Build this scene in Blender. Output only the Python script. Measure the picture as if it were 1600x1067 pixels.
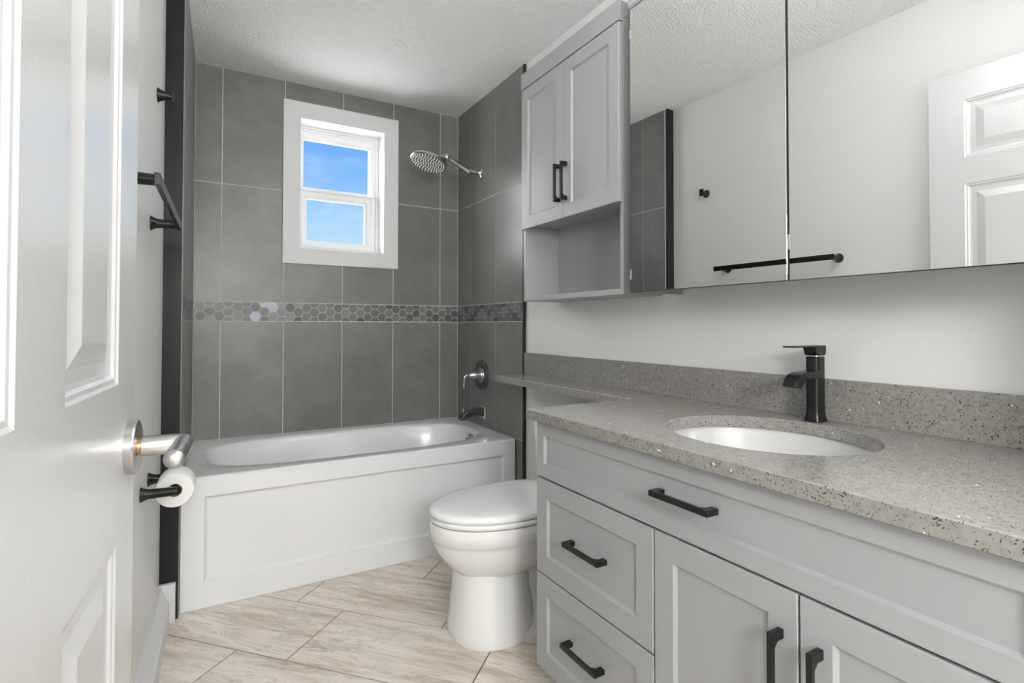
import bpy, bmesh, math, random
from mathutils import Vector, Matrix
random.seed(7)
S = bpy.context.scene
for o in list(bpy.data.objects): bpy.data.objects.remove(o)
C = bpy.data.collections.new('bathroom'); S.collection.children.link(C)
PI = math.pi

# ------------------------------------------------------------------ camera
F_PX, YAW, PITCH, ROLL, CY, H = 834.0, .5235, .0169, .0012, 493.86, 1.097
cd = bpy.data.cameras.new('camera'); cam = bpy.data.objects.new('camera', cd); C.objects.link(cam)
cd.sensor_fit = 'HORIZONTAL'; cd.sensor_width = 36; cd.lens = 36*F_PX/1600; cd.clip_start = .02
cd.shift_y = (CY-533.5)/1600
cam.matrix_world = (Matrix.Translation((0, 0, H)) @ Matrix.Rotation(-YAW, 4, 'Z')
                    @ Matrix.Rotation(PI/2+PITCH, 4, 'X') @ Matrix.Rotation(ROLL, 4, 'Z'))
S.camera = cam
S.view_settings.view_transform = 'Standard'; S.view_settings.look = 'None'
S.view_settings.gamma = 1; S.view_settings.use_curve_mapping = False
S.view_settings.exposure = 0.17

# ------------------------------------------------------------------ sky
w = bpy.data.worlds.new('sky'); S.world = w; w.use_nodes = True
nt = w.node_tree; nt.nodes.clear(); N = nt.nodes.new; Lk = nt.links.new
out = N('ShaderNodeOutputWorld'); bg = N('ShaderNodeBackground'); tc = N('ShaderNodeTexCoord')
sp = N('ShaderNodeSeparateXYZ'); Lk(tc.outputs['Generated'], sp.inputs[0])
cr = N('ShaderNodeValToRGB'); Lk(sp.outputs['Z'], cr.inputs[0])
e = cr.color_ramp.elements; e[0].position = 0.0; e[0].color = (.74, .86, .98, 1)
e[1].position = .33; e[1].color = (.14, .41, .97, 1)
for p, c in ((.12, (.58, .79, .99, 1)), (.19, (.40, .67, .99, 1)), (.25, (.26, .54, .99, 1)), (.42, (1.6, 2.0, 2.6, 1)), (.75, (1.6, 2.0, 2.6, 1))):
    k = e.new(p); k.color = c
mp = N('ShaderNodeMapping'); mp.inputs['Scale'].default_value = (5, 5, 14); Lk(tc.outputs['Generated'], mp.inputs[0])
nz = N('ShaderNodeTexNoise'); nz.inputs['Scale'].default_value = 1.6; nz.inputs['Detail'].default_value = 6; Lk(mp.outputs[0], nz.inputs[0])
mr = N('ShaderNodeMapRange'); mr.inputs[1].default_value = .5; mr.inputs[2].default_value = .85; mr.inputs[4].default_value = .45; Lk(nz.outputs[0], mr.inputs[0])
mx = N('ShaderNodeMix'); mx.data_type = 'RGBA'; mx.inputs[7].default_value = (.75, .86, 1, 1)
Lk(mr.outputs[0], mx.inputs[0]); Lk(cr.outputs[0], mx.inputs[6])
# out-of-view western sky brightened; glow added below the horizon to light the room
WEST, GROUND_GLOW = (15.0, 15.0, 15.0, 1), (9.5, 9.5, 9.5, 1)
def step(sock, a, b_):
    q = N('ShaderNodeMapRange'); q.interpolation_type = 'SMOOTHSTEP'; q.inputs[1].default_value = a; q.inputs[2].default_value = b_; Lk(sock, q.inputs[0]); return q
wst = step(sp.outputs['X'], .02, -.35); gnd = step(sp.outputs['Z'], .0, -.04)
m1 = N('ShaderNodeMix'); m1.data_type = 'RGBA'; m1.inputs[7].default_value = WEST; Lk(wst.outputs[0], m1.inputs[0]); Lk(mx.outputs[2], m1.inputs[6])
m2 = N('ShaderNodeMix'); m2.data_type = 'RGBA'; m2.inputs[7].default_value = GROUND_GLOW; Lk(gnd.outputs[0], m2.inputs[0]); Lk(m1.outputs[2], m2.inputs[6])
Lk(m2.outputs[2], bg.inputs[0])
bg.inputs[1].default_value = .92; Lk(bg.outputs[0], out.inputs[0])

# ------------------------------------------------------------------ lamps
def point(name, loc, power, radius, col=(1, 1, 1)):
    l = bpy.data.lights.new(name, 'POINT'); l.energy = power; l.shadow_soft_size = radius; l.color = col
    o = bpy.data.objects.new(name, l); C.objects.link(o); o.location = loc; return o
def area(name, loc, size, power, rot=(0, 0, 0), sy=None, col=(1, 1, 1), shape='RECTANGLE'):
    l = bpy.data.lights.new(name, 'AREA'); l.energy = power; l.size = size; l.color = col; l.shape = shape
    if sy: l.size_y = sy
    o = bpy.data.objects.new(name, l); C.objects.link(o); o.location = loc; o.rotation_euler = rot; return o
CEIL_FILL_W, HALL_FILL_W, VAN_W = 10.5, 98.0, 1.3
VAN_Y = (.47, .77, 1.07)
for y_ in VAN_Y: point('vanity_light', (1.13, y_, 2.325), VAN_W, .05)
point('ceiling_fill_light', (.64, .74, 2.28), CEIL_FILL_W, .13, (1, 1, .995))  # fill lamp added above the view to brighten the room
point('hall_fill_light', (-.03, -1.35, 1.62), HALL_FILL_W, .22, (1, .998, .992))  # unseen fill lamp added behind the camera, lights walls and ceiling

# ------------------------------------------------------------------ materials
def lin(r, g, b):
    f = lambda v: (v/255/12.92) if v/255 <= .04045 else ((v/255+.055)/1.055)**2.4
    return (f(r), f(g), f(b), 1)
def mat(name, col, rough=.5, metal=0, spec=.5, coat=0, coat_rough=.05):
    m = bpy.data.materials.new(name); m.use_nodes = True; b = m.node_tree.nodes['Principled BSDF']
    b.inputs['Base Color'].default_value = col if len(col) == 4 else (*col, 1)
    b.inputs['Roughness'].default_value = rough; b.inputs['Metallic'].default_value = metal
    b.inputs['Specular IOR Level'].default_value = spec
    b.inputs['Coat Weight'].default_value = coat; b.inputs['Coat Roughness'].default_value = coat_rough
    return m, m.node_tree, b
def node(t, k, **kw):
    n = t.nodes.new(k)
    for a, v in kw.items():
        if a.startswith('i_'): n.inputs[a[2:].replace('_', ' ')].default_value = v
        else: setattr(n, a, v)
    return n
def bumped(t, b, scale, strength, dist=.002, detail=4, stretch=(1, 1, 1), rough=.55):
    tcn = node(t, 'ShaderNodeTexCoord'); mpn = node(t, 'ShaderNodeMapping'); mpn.inputs['Scale'].default_value = stretch
    t.links.new(tcn.outputs['Object'], mpn.inputs[0])
    n = node(t, 'ShaderNodeTexNoise', i_Scale=scale, i_Detail=detail, i_Roughness=rough); t.links.new(mpn.outputs[0], n.inputs[0])
    bp = node(t, 'ShaderNodeBump', i_Strength=strength, i_Distance=dist); t.links.new(n.outputs[0], bp.inputs['Height'])
    t.links.new(bp.outputs[0], b.inputs['Normal']); return n
M = {}
m, t, b = mat('wall_paint', lin(226, 226, 224), .45); bumped(t, b, 260, .12, .001); M['wall'] = m
m, t, b = mat('ceiling_paint', lin(245, 245, 245), .8)
bumped(t, b, 90, 1.0, .010, 3); M['ceiling'] = m
m, t, b = mat('white_trim_paint', lin(222, 223, 224), .5); M['trim'] = m
m, t, b = mat('vinyl_white', lin(240, 240, 240), .3); M['vinyl'] = m
m, t, b = mat('door_paint', lin(204, 205, 206), .25, coat=.7, coat_rough=.27)
bumped(t, b, 30, .22, .0012, 5, (14, 14, 1.2)); M['door'] = m
m, t, b = mat('black_trim', lin(20, 21, 25), .4); bumped(t, b, 90, .3, .002); M['blacktrim'] = m
m, t, b = mat('grout', lin(212, 210, 205), .8); M['grout'] = m
m, t, b = mat('floor_grout', lin(92, 78, 68), .85); M['fgrout'] = m
m, t, b = mat('cabinet_grey', lin(160, 162, 164), .42); M['cab'] = m
m, t, b = mat('cabinet_shadow_gap', lin(30, 30, 31), .8); M['gap'] = m
m, t, b = mat('acrylic_white', lin(234, 235, 237), .2, coat=.4); M['tub'] = m
m, t, b = mat('porcelain', lin(236, 236, 236), .08, coat=.6); M['porc'] = m
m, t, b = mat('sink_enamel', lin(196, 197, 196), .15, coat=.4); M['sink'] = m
m, t, b = mat('seat_plastic', lin(238, 238, 238), .15); M['seat'] = m
m, t, b = mat('satin_nickel', lin(200, 200, 202), .22, 1); M['nickel'] = m
m, t, b = mat('brushed_steel', lin(190, 190, 190), .3, 1); M['steel'] = m
m, t, b = mat('brass', lin(190, 150, 100), .35, 1); M['brass'] = m
m, t, b = mat('valve_chrome', lin(120, 121, 124), .2, 1); M['dchrome'] = m
m, t, b = mat('matte_black', lin(24, 25, 27), .26, .2); M['black'] = m
m, t, b = mat('paper', lin(240, 240, 238), .9); bumped(t, b, 300, .2, .001); M['paper'] = m
m, t, b = mat('card', lin(165, 125, 95), .9); M['card'] = m
m, t, b = mat('mirror_glass', (.83, .84, .833), .0, 1); M['mirror'] = m
m, t, b = mat('clear_plastic', lin(150, 152, 153), .25); M['clip'] = m
m, t, b = mat('rubber', lin(70, 72, 74), .6); M['rubber'] = m

def concrete(name, c1, c2, rough):
    m, t, b = mat(name, c1, rough)
    g = node(t, 'ShaderNodeNewGeometry'); tcn = node(t, 'ShaderNodeTexCoord')
    n = node(t, 'ShaderNodeTexNoise', i_Scale=5.0, i_Detail=9, i_Roughness=.68); t.links.new(tcn.outputs['Object'], n.inputs[0])
    n2 = node(t, 'ShaderNodeTexNoise', i_Scale=220.0, i_Detail=3); t.links.new(tcn.outputs['Object'], n2.inputs[0])
    r = node(t, 'ShaderNodeValToRGB'); r.color_ramp.elements[0].position = .32; r.color_ramp.elements[1].position = .7
    r.color_ramp.elements[0].color = c1; r.color_ramp.elements[1].color = c2; t.links.new(n.outputs[0], r.inputs[0])
    hsv = node(t, 'ShaderNodeHueSaturation'); t.links.new(r.outputs[0], hsv.inputs['Color'])
    mr = node(t, 'ShaderNodeMapRange'); mr.inputs[3].default_value = .93; mr.inputs[4].default_value = 1.07
    t.links.new(g.outputs['Random Per Island'], mr.inputs[0])
    mm = node(t, 'ShaderNodeMath', operation='MULTIPLY'); t.links.new(mr.outputs[0], mm.inputs[0])
    mr2 = node(t, 'ShaderNodeMapRange'); mr2.inputs[1].default_value = .3; mr2.inputs[2].default_value = .7; mr2.inputs[3].default_value = .9; mr2.inputs[4].default_value = 1.1
    t.links.new(n2.outputs[0], mr2.inputs[0]); t.links.new(mr2.outputs[0], mm.inputs[1]); t.links.new(mm.outputs[0], hsv.inputs['Value'])
    t.links.new(hsv.outputs[0], b.inputs['Base Color'])
    bp = node(t, 'ShaderNodeBump', i_Strength=.15, i_Distance=.001); t.links.new(n.outputs[0], bp.inputs['Height']); t.links.new(bp.outputs[0], b.inputs['Normal'])
    return m
M['tile'] = concrete('wall_tile_grey', lin(113, 112, 110), lin(132, 131, 129), .33)
def mosaic():
    m, t, b = mat('mosaic_tile', (.1, .1, .1), .35)
    g = node(t, 'ShaderNodeNewGeometry'); r = node(t, 'ShaderNodeValToRGB'); r.color_ramp.interpolation = 'LINEAR'
    r.color_ramp.elements[0].color = lin(70, 72, 74); r.color_ramp.elements[1].color = lin(134, 134, 133)
    k = r.color_ramp.elements.new(.25); k.color = lin(96, 96, 97); k = r.color_ramp.elements.new(.7); k.color = lin(114, 113, 112)
    t.links.new(g.outputs['Random Per Island'], r.inputs[0]); t.links.new(r.outputs[0], b.inputs['Base Color']); return m
M['mosaic'] = mosaic()
m, t, b = mat('mosaic_pale', lin(172, 184, 198), .3); M['mosaic_pale'] = m

def travertine():
    m, t, b = mat('floor_tile', (.5, .45, .4), .32)
    uv = node(t, 'ShaderNodeUVMap'); uv.uv_map = 'UVMap'
    a = node(t, 'ShaderNodeMapping'); a.inputs['Scale'].default_value = (1.3, 9, 1); t.links.new(uv.outputs[0], a.inputs[0])
    n = node(t, 'ShaderNodeTexNoise', i_Scale=1.6, i_Detail=12, i_Roughness=.72, i_Distortion=.35); t.links.new(a.outputs[0], n.inputs[0])
    r = node(t, 'ShaderNodeValToRGB'); el = r.color_ramp.elements
    el[0].position = .3; el[0].color = lin(176, 158, 139); el[1].position = .72; el[1].color = lin(244, 237, 227)
    k = el.new(.43); k.color = lin(213, 198, 180); k = el.new(.52); k.color = lin(230, 220, 207)
    t.links.new(n.outputs[0], r.inputs[0])
    a2 = node(t, 'ShaderNodeMapping'); a2.inputs['Scale'].default_value = (2.2, 16, 1); t.links.new(uv.outputs[0], a2.inputs[0])
    n2 = node(t, 'ShaderNodeTexNoise', i_Scale=1.3, i_Detail=12, i_Roughness=.7, i_Distortion=.8); t.links.new(a2.outputs[0], n2.inputs[0])
    r2 = node(t, 'ShaderNodeValToRGB'); e2 = r2.color_ramp.elements
    e2[0].position = .485; e2[0].color = (0, 0, 0, 1); e2[1].position = .53; e2[1].color = (0, 0, 0, 1)
    k = e2.new(.505); k.color = (.9, .9, .9, 1); t.links.new(n2.outputs[0], r2.inputs[0])
    n3 = node(t, 'ShaderNodeTexNoise', i_Scale=3.0, i_Detail=3); t.links.new(uv.outputs[0], n3.inputs[0])
    mm = node(t, 'ShaderNodeMath', operation='MULTIPLY'); t.links.new(r2.outputs[0], mm.inputs[0]); t.links.new(n3.outputs[0], mm.inputs[1])
    mix = node(t, 'ShaderNodeMix', data_type='RGBA'); mix.inputs[7].default_value = lin(132, 120, 108)
    t.links.new(mm.outputs[0], mix.inputs[0]); t.links.new(r.outputs[0], mix.inputs[6])
    t.links.new(mix.outputs[2], b.inputs['Base Color'])
    bp = node(t, 'ShaderNodeBump', i_Strength=.2, i_Distance=.001); t.links.new(n2.outputs[0], bp.inputs['Height']); t.links.new(bp.outputs[0], b.inputs['Normal'])
    return m
M['floor'] = travertine()

def quartz():
    m, t, b = mat('quartz', lin(160, 156, 150), .16)
    tcn = node(t, 'ShaderNodeTexCoord')
    wv = node(t, 'ShaderNodeTexNoise', i_Scale=60.0, i_Detail=2); t.links.new(tcn.outputs['Object'], wv.inputs[0])
    add = node(t, 'ShaderNodeMix', data_type='RGBA', blend_type='LINEAR_LIGHT'); add.inputs[0].default_value = .012
    t.links.new(tcn.outputs['Object'], add.inputs[6]); t.links.new(wv.outputs['Color'], add.inputs[7])
    v = node(t, 'ShaderNodeTexVoronoi', i_Scale=330.0); t.links.new(add.outputs[2], v.inputs[0])
    sx = node(t, 'ShaderNodeSeparateXYZ'); t.links.new(v.outputs['Color'], sx.inputs[0])
    dk = node(t, 'ShaderNodeMath', operation='LESS_THAN'); dk.inputs[1].default_value = .24; t.links.new(sx.outputs[0], dk.inputs[0])
    ds = node(t, 'ShaderNodeMath', operation='LESS_THAN'); ds.inputs[1].default_value = .42; t.links.new(v.outputs['Distance'], ds.inputs[0])
    mm = node(t, 'ShaderNodeMath', operation='MULTIPLY'); t.links.new(dk.outputs[0], mm.inputs[0]); t.links.new(ds.outputs[0], mm.inputs[1])
    wh = node(t, 'ShaderNodeMath', operation='GREATER_THAN'); wh.inputs[1].default_value = .9982; t.links.new(sx.outputs[1], wh.inputs[0])
    n = node(t, 'ShaderNodeTexNoise', i_Scale=90.0, i_Detail=4); t.links.new(tcn.outputs['Object'], n.inputs[0])
    r = node(t, 'ShaderNodeValToRGB'); r.color_ramp.elements[0].position = .3; r.color_ramp.elements[1].position = .7
    r.color_ramp.elements[0].color = lin(136, 133, 129); r.color_ramp.elements[1].color = lin(152, 149, 144); t.links.new(n.outputs[0], r.inputs[0])
    m1 = node(t, 'ShaderNodeMix', data_type='RGBA'); m1.inputs[7].default_value = lin(66, 64, 62)
    t.links.new(mm.outputs[0], m1.inputs[0]); t.links.new(r.outputs[0], m1.inputs[6])
    m2 = node(t, 'ShaderNodeMix', data_type='RGBA'); m2.inputs[7].default_value = lin(240, 240, 240)
    t.links.new(wh.outputs[0], m2.inputs[0]); t.links.new(m1.outputs[2], m2.inputs[6]); t.links.new(m2.outputs[2], b.inputs['Base Color'])
    return m
M['quartz'] = quartz()

def glass():
    m = bpy.data.materials.new('window_glass'); m.use_nodes = True; t = m.node_tree; t.nodes.clear()
    o = t.nodes.new('ShaderNodeOutputMaterial'); tr = t.nodes.new('ShaderNodeBsdfTransparent'); gl = t.nodes.new('ShaderNodeBsdfGlossy')
    gl.inputs['Roughness'].default_value = .02; fr = t.nodes.new('ShaderNodeFresnel'); fr.inputs[0].default_value = 1.1
    tr.inputs[0].default_value = (.97, .985, .98, 1)
    mi = t.nodes.new('ShaderNodeMixShader'); t.links.new(fr.outputs[0], mi.inputs[0]); t.links.new(tr.outputs[0], mi.inputs[1]); t.links.new(gl.outputs[0], mi.inputs[2])
    t.links.new(mi.outputs[0], o.inputs[0]); return m
M['glass'] = glass()
def emit(name, col, s):
    m = bpy.data.materials.new(name); m.use_nodes = True; b = m.node_tree.nodes['Principled BSDF']
    b.inputs['Base Color'].default_value = (.8, .8, .8, 1); b.inputs['Emission Color'].default_value = col; b.inputs['Emission Strength'].default_value = s; return m
M['fill_lampglass'] = emit('fill_lamp_glass', (1, .98, .95, 1), 1.5)
SHADE_Z = 2.26

# ------------------------------------------------------------------ mesh helpers
def wloc(o):
    v = Vector((0, 0, 0))
    while o: v = v + o.location; o = o.parent
    return v
def obj(name, bm, m, parent=None, smooth=None, bevel=None):
    """link bm (world coordinates) as ONE mesh object, origin at its parent's origin or at its own base"""
    bmesh.ops.recalc_face_normals(bm, faces=bm.faces)
    me = bpy.data.meshes.new(name)
    if parent: off = wloc(parent)
    else:
        xs = [v.co for v in bm.verts]
        lo = Vector([min(c[i] for c in xs) for i in range(3)]); hi = Vector([max(c[i] for c in xs) for i in range(3)])
        off = Vector(((lo.x+hi.x)/2, (lo.y+hi.y)/2, lo.z))
    for v in bm.verts: v.co -= off
    bm.to_mesh(me); bm.free()
    ms = m if isinstance(m, (list, tuple)) else [m]
    for k in ms: me.materials.append(k)
    o = bpy.data.objects.new(name, me); C.objects.link(o)
    if parent: o.parent = parent
    else: o.location = off
    if bevel:
        bv = o.modifiers.new('bevel', 'BEVEL'); bv.width = bevel; bv.segments = 2; bv.limit_method = 'ANGLE'; bv.angle_limit = math.radians(40)
        bv.harden_normals = False
    if smooth is not None:
        for p in me.polygons: p.use_smooth = True
        if smooth < 179:
            try:
                me.set_sharp_from_angle(angle=math.radians(smooth))
            except Exception: pass
    return o
def thing(name, label, cat, loc, group=None):
    o = bpy.data.objects.new(name, None); C.objects.link(o); o.location = loc; o.empty_display_size = .05
    o['label'] = label; o['category'] = cat
    if group: o['group'] = group
    return o
def tag(o, label, cat, kind=None):
    if kind: o['kind'] = kind
    if label: o['label'] = label
    if cat: o['category'] = cat
    return o
def box(bm, x0, x1, y0, y1, z0, z1, mi=0):
    v = [bm.verts.new(p) for p in ((x0, y0, z0), (x1, y0, z0), (x1, y1, z0), (x0, y1, z0), (x0, y0, z1), (x1, y0, z1), (x1, y1, z1), (x0, y1, z1))]
    for f in ((0, 3, 2, 1), (4, 5, 6, 7), (0, 1, 5, 4), (1, 2, 6, 5), (2, 3, 7, 6), (3, 0, 4, 7)):
        bm.faces.new([v[i] for i in f]).material_index = mi
    return v
def prism(bm, pts, a, b_, fn):
    """pts 2D outline swept between a and b_ ; fn(p,q,t)->xyz"""
    A = [bm.verts.new(fn(p[0], p[1], a)) for p in pts]; B = [bm.verts.new(fn(p[0], p[1], b_)) for p in pts]
    n = len(pts)
    for i in range(n): bm.faces.new((A[i], A[(i+1) % n], B[(i+1) % n], B[i]))
    bm.faces.new(A); bm.faces.new(B[::-1])
def loft(bm, rings, cap0=True, cap1=True, closed=True):
    R = [[bm.verts.new(p) for p in r] for r in rings]; n = len(R[0])
    for a, b_ in zip(R, R[1:]):
        for i in range(n if closed else n-1):
            bm.faces.new((a[i], a[(i+1) % n], b_[(i+1) % n], b_[i]))
    if cap0: bm.faces.new(R[0][::-1])
    if cap1: bm.faces.new(R[-1])
    return R
def frame_of(d):
    d = Vector(d).normalized(); u = Vector((0, 0, 1)) if abs(d.z) < .9 else Vector((1, 0, 0))
    s = d.cross(u).normalized(); return d, s, s.cross(d).normalized()
def lathe(bm, base, d, prof, n=40, cap0=True, cap1=True):
    """prof: list of (dist along d, radius)"""
    d, s, u = frame_of(d); base = Vector(base)
    loft(bm, [[base+d*t+(s*math.cos(2*PI*i/n)+u*math.sin(2*PI*i/n))*max(r, 1e-4) for i in range(n)] for t, r in prof], cap0, cap1)
def tube(bm, pts, r, n=20, ry=None, ups=None):
    P = [Vector(p) for p in pts]; rings = []
    up = None
    for i, p in enumerate(P):
        d = (P[min(i+1, len(P)-1)]-P[max(i-1, 0)]).normalized()
        if up is None: _, s, up = frame_of(d)
        s = d.cross(up).normalized(); up = s.cross(d).normalized()
        rr = r[i] if isinstance(r, (list, tuple)) else r
        r2 = (ry[i] if isinstance(ry, (list, tuple)) else ry) if ry else rr
        rings.append([p+s*rr*math.cos(2*PI*k/n)+up*r2*math.sin(2*PI*k/n) for k in range(n)])
    loft(bm, rings)
def rings_panel(bm, P, u0, u1, v0, v1, rings, mi=0):
    """nested rectangles; rings: list of (inset, depth); first should be (0,0)"""
    prev = None
    for ins, dep in rings:
        cur = [bm.verts.new(P(a, b_, dep)) for a, b_ in ((u0+ins, v0+ins), (u1-ins, v0+ins), (u1-ins, v1-ins), (u0+ins, v1-ins))]
        if prev:
            for i in range(4): bm.faces.new((prev[i], prev[(i+1) % 4], cur[(i+1) % 4], cur[i])).material_index = mi
        prev = cur
    bm.faces.new(prev).material_index = mi
def slab_front(bm, P, u0, u1, v0, v1, thick, rail, rings):
    """cabinet front: edges, back and a recessed front. P(u,v,n): n=0 at the front face, negative is inwards"""
    rings_panel(bm, P, u0, u1, v0, v1, [(0, -thick), (0, -.0015), (.0015, 0), (rail, 0)] + [(rail+a, -b_) for a, b_ in rings])
    vs = [bm.verts.new(P(a, b_, -thick)) for a, b_ in ((u0, v0), (u1, v0), (u1, v1), (u0, v1))]
    bm.faces.new(vs)
    bmesh.ops.remove_doubles(bm, verts=bm.verts, dist=1e-6)

# ------------------------------------------------------------------ room dimensions (metres)
XR, XW, D, ZC = 1.412, 1.424, 3.146, 2.44       # tiled right face, painted right face, back tile face, ceiling
YT = 2.335                                      # near end of the tiled part on the right
lw = lambda y: -.134-.031*(2.38-y)              # painted left wall
lt = lambda y: -.048-.031*(D-y)                 # tiled left wall
YF = .165                                       # inner face of the wall behind the camera
TD = .0016                                       # tile thickness over the grout bed

# floor --------------------------------------------------------------
bm = bmesh.new(); uvl = bm.loops.layers.uv.new('UVMap')
n_ = Vector((.729, .6845, 0)); d_ = Vector((.6845, -.729, 0))
rows = {0: -1.415, 1: -1.217, 2: -1.432, 3: -1.040}
N0 = 1.475-.3205; RH = .3205; L_ = .624; g = .0021
for r in range(-9, 8):
    off = rows.get(r, -1.2+.21*r)
    n0 = N0+RH*r
    for c in range(-8, 9):
        c0 = off+L_*c
        cor = [(c0+g, n0+g), (c0+L_-g, n0+g), (c0+L_-g, n0+RH-g), (c0+g, n0+RH-g)]
        ctr = d_*(c0+L_/2)+n_*(n0+RH/2)
        if not (-.9 < ctr.x < 2.2 and -2.7 < ctr.y < 3.6): continue
        ru, rv = random.random()*20, random.random()*20
        top = [bm.verts.new(d_*a+n_*b_) for a, b_ in cor]; bot = [bm.verts.new(v.co-Vector((0, 0, .008))) for v in top]
        f = bm.faces.new(top)
        for lp, (a, b_) in zip(f.loops, cor): lp[uvl].uv = (a-c0+ru, b_-n0+rv)
        for i in range(4): bm.faces.new((top[i], bot[i], bot[(i+1) % 4], top[(i+1) % 4]))
for co, no in (((-.30, 0, 0), (-1, 0, 0)), ((1.50, 0, 0), (1, 0, 0)), ((0, -2.05, 0), (0, -1, 0)), ((0, 3.2, 0), (0, 1, 0))):
    bmesh.ops.bisect_plane(bm, geom=bm.verts[:]+bm.edges[:]+bm.faces[:], plane_co=co, plane_no=no, clear_outer=True)
nf = len(bm.faces)
box(bm, -.30, 1.50, -2.05, 3.2, -.06, -.002, 1)
fl = obj('floor', bm, [M['floor'], M['fgrout']]); tag(fl, None, None, 'structure')

bm = bmesh.new(); box(bm, -.30, 1.50, -2.05, 3.33, ZC, ZC+.05)
tag(obj('ceiling', bm, M['ceiling']), None, None, 'structure')

# window opening
WX0, WX1, WZ0, WZ1 = .455, .927, 1.522, 2.248
# back wall: solid with a hole, tiles as one child mesh
bm = bmesh.new()
y0, y1 = D+TD, D+.18
box(bm, -.30, WX0-.012, y0, y1, 0, ZC); box(bm, WX1+.012, 1.50, y0, y1, 0, ZC)
box(bm, WX0-.012, WX1+.012, y0, y1, 0, WZ0-.012); box(bm, WX0-.012, WX1+.012, y0, y1, WZ1+.012, ZC)
wb = obj('wall_back', bm, M['grout']); tag(wb, None, None, 'structure')

def tile_rects(us, vs, gap=.0020, hole=None):
    out = []
    for a, b_ in zip(us, us[1:]):
        for c, d in zip(vs, vs[1:]):
            r = (a+gap, b_-gap, c+gap, d-gap)
            if hole and r[0] < hole[1] and r[1] > hole[0] and r[2] < hole[3] and r[3] > hole[2]:
                hx0, hx1, hz0, hz1 = hole
                if r[3] > hz1: out.append((r[0], r[1], max(r[2], hz1), r[3]))
                if r[2] < hz0: out.append((r[0], r[1], r[2], min(r[3], hz0)))
                if r[0] < hx0: out.append((r[0], hx0, max(r[2], hz0), min(r[3], hz1)))
                if r[1] > hx1: out.append((hx1, r[1], max(r[2], hz0), min(r[3], hz1)))
            else: out.append(r)
    return out
def tiles(name, rects, P, parent):
    bm = bmesh.new()
    for a, b_, c, d in rects:
        if b_-a < .002 or d-c < .002: continue
        e = .0005
        o_ = [bm.verts.new(P(u, v, -TD)) for u, v in ((a, c), (b_, c), (b_, d), (a, d))]
        m_ = [bm.verts.new(P(u, v, -e)) for u, v in ((a, c), (b_, c), (b_, d), (a, d))]
        i_ = [bm.verts.new(P(u, v, 0)) for u, v in ((a+e, c+e), (b_-e, c+e), (b_-e, d-e), (a+e, d-e))]
        for k in range(4):
            j = (k+1) % 4
            bm.faces.new((o_[k], o_[j], m_[j], m_[k])); bm.faces.new((m_[k], m_[j], i_[j], i_[k]))
        bm.faces.new(i_)
    return obj(name, bm, M['tile'], parent)
ZB0, ZB1, ZT1 = 1.116, 1.2175, 1.832
vs_low, vs_up = [0, .507, ZB0], [ZB1, ZT1, ZC]
Pb = lambda u, v, n: (u, D-n, v)
usb = [-.048, .0745, .3765, .6885, .987, 1.290, XR]
hole = (.42, .965, 1.49, 2.285)
tiles('wall_tile', tile_rects(usb, vs_low)+tile_rects(usb, vs_up, hole=hole), Pb, wb)

def clip_poly(poly, u0, u1, v0, v1):
    def cl(p, f, inter):
        r = []
        for i in range(len(p)):
            a, b_ = p[i-1], p[i]
            if f(a) != f(b_): r.append(inter(a, b_))
            if f(b_): r.append(b_)
        return r
    def ix(k, val): return lambda a, b_: tuple(a[j]+(b_[j]-a[j])*(val-a[k])/(b_[k]-a[k]) for j in (0, 1))
    for k, val, sgn in ((0, u0, 1), (0, u1, -1), (1, v0, 1), (1, v1, -1)):
        poly = cl(poly, lambda q: (q[k]-val)*sgn >= -1e-9, ix(k, val))
        if len(poly) < 3: return None
    return poly
def mosaic_band(u0, u1, ustart, P, parent, pale=()):
    bm = bmesh.new(); hh = (ZB1-ZB0-.003)/2; s = hh/math.sqrt(3); mid = (ZB0+ZB1)/2
    for k in range(-int((ustart-u0)/(1.5*s))-3, int((u1-ustart)/(1.5*s))+4):
        uc = ustart+1.5*s*k
        cen = [mid+hh/2, mid-hh/2] if k % 2 == 0 else [mid+hh, mid, mid-hh]
        for j, vc in enumerate(cen):
            ss = s-.0015
            pl = clip_poly([(uc+ss*math.cos(i*PI/3), vc+ss*math.sin(i*PI/3)) for i in range(6)], u0+.001, u1-.001, ZB0+.0015, ZB1-.0015)
            if not pl: continue
            A = [bm.verts.new(P(a, b_, 0)) for a, b_ in pl]; B = [bm.verts.new(P(a, b_, -TD)) for a, b_ in pl]
            mi = 1 if (k, j) in pale else 0
            bm.faces.new(A).material_index = mi
            for i in range(len(A)): bm.faces.new((A[i-1], B[i-1], B[i], A[i])).material_index = mi
    return obj('mosaic_band', bm, [M['mosaic'], M['mosaic_pale']], parent)
mosaic_band(-.048, XR, -.018, Pb, wb, {(6, 1), (8, 0), (7, 0)})

# right wall: tiled end of the alcove and painted stretch
bm = bmesh.new()
box(bm, XR+TD, 1.50, YT, D+TD, 0, ZC); box(bm, XW, 1.50, -2.05, YT, 0, ZC)
wr = obj('wall_right', bm, [M['grout'], M['wall']])
for p in wr.data.polygons: p.material_index = 0 if p.index < 6 else 1
tag(wr, None, None, 'structure')
Pr = lambda u, v, n: (XR-n, u, v)
usr = [YT+.002, 2.635, 2.953, D]
tiles('wall_tile', tile_rects(usr, vs_low)+tile_rects(usr, vs_up), Pr, wr)
mosaic_band(YT+.002, D, 3.10, Pr, wr)

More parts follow.
